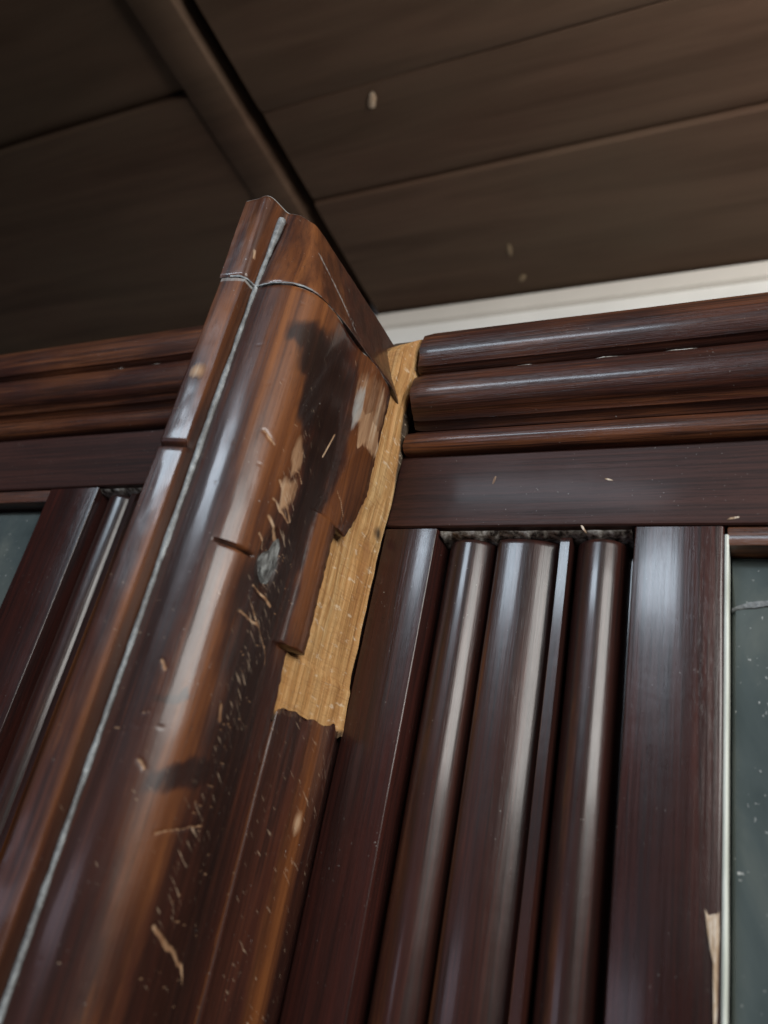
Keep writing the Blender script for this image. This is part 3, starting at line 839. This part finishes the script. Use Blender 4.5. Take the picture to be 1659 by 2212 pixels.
# gritty filler bead, its pale grey also painting the groove's highlight
def build_bead():
    R = []
    for z in np.concatenate([np.arange(-0.6, Z_CR, 0.0028), np.arange(Z_CR, Z_TOP - 0.012, 0.0028)]):
        t = max(0, (z - Z_CR) / (Z_TOP - Z_CR))
        cx, cy = -0.3838 + 0.0046 * t, 0.3955 - 0.001 * t
        r = 0.0023 * (1 + 0.20 * vnoise(np.array([[z * 90, 1, 1]]), 44)[0] + 0.25 * vnoise(np.array([[z * 30, 2, 1]]), 45)[0]) * (1 + 0.5 * t)
        R.append(np.array([(cx + r * math.cos(a) + 0.0004 * vnoise(np.array([[z * 200, a, 1]]), 46)[0], cy + r * math.sin(a), z) for a in np.linspace(0, 2 * math.pi, 9)[:-1]]))
    padd('filler_highlight', *loft(R), M['filler'], 70)
    # thin pale line along the joint under the cap
    R = []
    con = spline([(-.3995, .3802), (-.387, .3838), (-.3838, .393), (-.3805, .3943), (-.363, .3943), (-.348, .4003), (-.333, .4153), (-.3262, .4475), (-.3225, .4998), (-.3208, .545)], 9)
    for k, (x, y) in enumerate(con[:56]):
        r = 0.0007 * max(0.15, 1 + 1.1 * vnoise(np.array([[k * 0.6, 1, 1]]), 47)[0]) * (1.0 if k < 52 else 0.4)
        zc = Z_CR - 0.0003 + 0.0012 * vnoise(np.array([[k * 0.25, 3, 1]]), 48)[0]
        R.append(np.array([(x + r * 0.6 * math.cos(a), y + r * 0.6 * math.cos(a), zc + r * math.sin(a)) for a in np.linspace(0, 2 * math.pi, 7)[:-1]]))
    padd('joint_line', *loft(R), M['filler'], 70)
build_bead()

# core of the post: fresh yellow wood where the side strip was torn off
def build_core():
    tt = np.linspace(0, 1, 70)
    zs = np.concatenate([np.arange(0.110, 0.546, 0.0016)])
    R, A = [], []
    Y, Z = None, None
    for z in zs:
        ys = np.interp(z, [0.1, 0.30, 0.36, 0.6], [0.468, 0.468, 0.549, 0.5535]) * (1 - tt) + 0.5995 * tt
        zz = np.full(len(ys), z)
        xr = np.interp(z, [0.1, 0.30, 0.35, 0.46, 0.49, 0.55], [-0.3255, -0.3250, -0.3225, -0.3215, -0.3155, -0.3145])
        xb = np.interp(z, [0.1, 0.29, 0.34, 0.6], [-0.3325, -0.3320, -0.3268, -0.3268]) + 0.0010 * vnoise(np.array([[z * 12, 0, 0]]), 51)[0]
        t = np.clip((ys - 0.545) / (0.5995 - 0.545), 0, 1)
        x = xb + (xr - xb) * t ** 1.2
        fib = fbm(np.column_stack([ys * 160, zz * 9, zz * 0]), 52, 3)
        tear = fbm(np.column_stack([ys * 45, zz * 40, zz * 0]), 55, 3)
        x = x + 0.0016 * fib + 0.0014 * tear
        # terrace left by the strip, and raised torn tuft
        x = x + 0.0022 * (1 / (1 + np.exp(-(0.160 - zz) * 900)))
        x = x + 0.0020 * np.exp(-(((zz - 0.30) / 0.012) ** 2 + ((ys - 0.575) / 0.02) ** 2))
        y = ys.copy()
        zt = zz.copy()
        if z < 0.122:
            zt = 0.122 + (zz - 0.122) * (0.6 + 0.9 * np.abs(fbm(np.column_stack([ys * 70, zz * 0, zz * 0]), 57, 2))) + 0.006 * (ys - 0.55) / 0.05
        tl = 0.492 + 0.050 * np.clip((ys - 0.554) / 0.045, 0, 1) ** 0.7 + 0.003 * fbm(np.column_stack([ys * 90, zz * 0, zz * 0]), 58, 3)
        zt = np.where(zz > 0.40, 0.40 + (zz - 0.40) * (tl - 0.40) / 0.1452, zt)
        st = np.clip((ys - np.interp(z, [0.28, 0.36, 0.44, 0.475, 0.49], [0.605, 0.592, 0.580, 0.590, 0.62])) / 0.010, 0, 1)
        st = np.maximum(st, np.exp(-(((zz - 0.305) / 0.010) ** 2 + ((ys - 0.590) / 0.012) ** 2)) * 0.7)
        st = np.maximum(st, np.clip((0.125 - zz) / 0.01, 0, 1) * 0.6)
        ring = np.column_stack([x, y, zt])
        R.append(np.concatenate([ring, [(-0.36, 0.5995, zt[-1]), (-0.36, ys[0], zt[0])]]))
        A.append(np.concatenate([st, [1, 1]]))
    V, F = loft(R)
    padd('torn_core', V, F, M['raw'], 60, {'stain': np.concatenate(A)})
build_core()

# plain backing behind the mouldings, rebated for the doors
R = [np.array([(-.4090, .600, z), (-.3865, .475, z), (-.3860, .440, z), (-.352, .440, z), (-.346, .470, z), (-.346, .604, z), (-.3262, .608, z), (-.3262, .668, z), (-.4090, .668, z)]) for z in np.linspace(ZB, 0.430, 12)]
padd('backing', *loft(R), M['stile'])
padd('backing', *box(-.358, -.3262, .6082, .668, .4305, .536, .001), M['stile'])
# surviving lower length of the rounded side strip
def build_strip():
    con = spline([(-.3400, .5050), (-.3318, .5062), (-.3300, .5085), (-.3303, .5140), (-.3290, .5250), (-.3245, .5400), (-.3205, .5560), (-.3190, .5700), (-.3205, .5850), (-.3250, .5965), (-.3300, .6010)], 9)
    zs = np.concatenate([np.linspace(ZB, -0.16, 40)[:-1], np.arange(-0.16, 0.124, 0.0022)])
    R, A = [], []
    n = len(con)
    k = np.linspace(0, 1, n)
    for z in zs:
        zz = np.full(n, z)
        d = 0.0008 * fbm(np.column_stack([k * 9, zz * 16, zz * 0]), 61, 3)
        nz = fbm(np.column_stack([k * 7, zz * 7, zz * 0]), 63, 3)
        zt = zz.copy()
        if z > 0.10:
            s_ = (z - 0.10) / 0.024
            zt = 0.10 + (zz - 0.10) * (0.72 + 0.28 * k + 0.35 * fbm(np.column_stack([k * 16, zz * 0, zz * 0]), 65, 3))
        R.append(np.concatenate([np.column_stack([con[:, 0] + d, con[:, 1], zt]), [(-0.345, 0.601, zt[-1]), (-0.345, 0.505, zt[0])]]))
        wear = np.clip(0.95 * np.exp(-((k - 0.62 - 0.02 * nz) / 0.075) ** 2) * (0.9 + 0.6 * nz) + 0.8 * np.exp(-((k - 0.10) / 0.02) ** 2) + 0.25 * nz, 0, 1)
        stain = np.clip(0.55 * np.exp(-((k - 0.30) / 0.12) ** 2) + 0.4 * nz, 0, 1)
        bare = 0.65 * np.clip(1.2 - np.hypot((k - 0.60) / 0.05, (zz - 0.045) / 0.012), 0, 1)
        dust = np.clip(0.20 * np.exp(-((k - 0.78) / 0.10) ** 2) + 0.3 * nz, 0, 1)
        if z > 0.119: bare = bare + 0.35
        A.append(np.concatenate([np.column_stack([wear, stain, bare, dust]), np.zeros((2, 4))]))
    V, F = loft(R)
    A = np.concatenate(A)
    padd('side_strip', V, F, M['post'], 50, {'scuff': np.full(len(A), 0.7), 'wear': A[:, 0], 'stain': A[:, 1], 'bare': A[:, 2], 'dust': A[:, 3]})
build_strip()

def flake_mat():
    n = NT('old_grey_filler')
    a = n.noise(n.mapping(420, 420, 160), 1, 5, 0.65, 0.6)
    n.set(Base_Color=n.ramp(a, [(0.36, (0.035, 0.032, 0.030)), (0.5, (0.15, 0.155, 0.15)), (0.66, (0.42, 0.44, 0.43))]), Roughness=0.4)
    n.bump(a, 0.9, 0.003)
    return n.m
M['flake'] = flake_mat()
# grey flake of old filler exposed in the gouge
def build_chip():
    con = spline(CON, 12)
    arc = np.concatenate([[0], np.cumsum(np.hypot(*np.diff(con, axis=0).T))])
    out = [(0.092, 0.232), (0.099, 0.2335), (0.0985, 0.222), (0.0985, 0.208), (0.0955, 0.200), (0.0945, 0.192), (0.089, 0.1905), (0.083, 0.194), (0.0795, 0.205), (0.081, 0.212), (0.087, 0.2165)]
    V = []
    c = np.mean(out, axis=0)
    for s_, dep in ((1.0, -0.0045), (0.86, -0.0015), (0.5, -0.0008)):
        for i, p in enumerate(out):
            q = c + (np.array(p) - c) * s_ * (1 + 0.22 * vnoise(np.array([[i * 2.1, 3, 1]]), 72)[0])
            x, y = np.interp(q[0], arc, con[:, 0]), np.interp(q[0], arc, con[:, 1])
            V.append((x + dep + 0.0014 * vnoise(np.array([[i * 1.3, s_ * 9, 1]]), 71)[0], y, q[1]))
    n = len(out)
    F = [(r * n + i, r * n + (i + 1) % n, (r + 1) * n + (i + 1) % n, (r + 1) * n + i) for r in range(2) for i in range(n)]
    F += [tuple(2 * n + i for i in range(n)), tuple(range(n))]
    padd('filler_flake', V, F, M['flake'], 12)
build_chip()

for V, F, m in SPL:
    mesh_obj('paint_splash', V, F, M[m], ceiling)
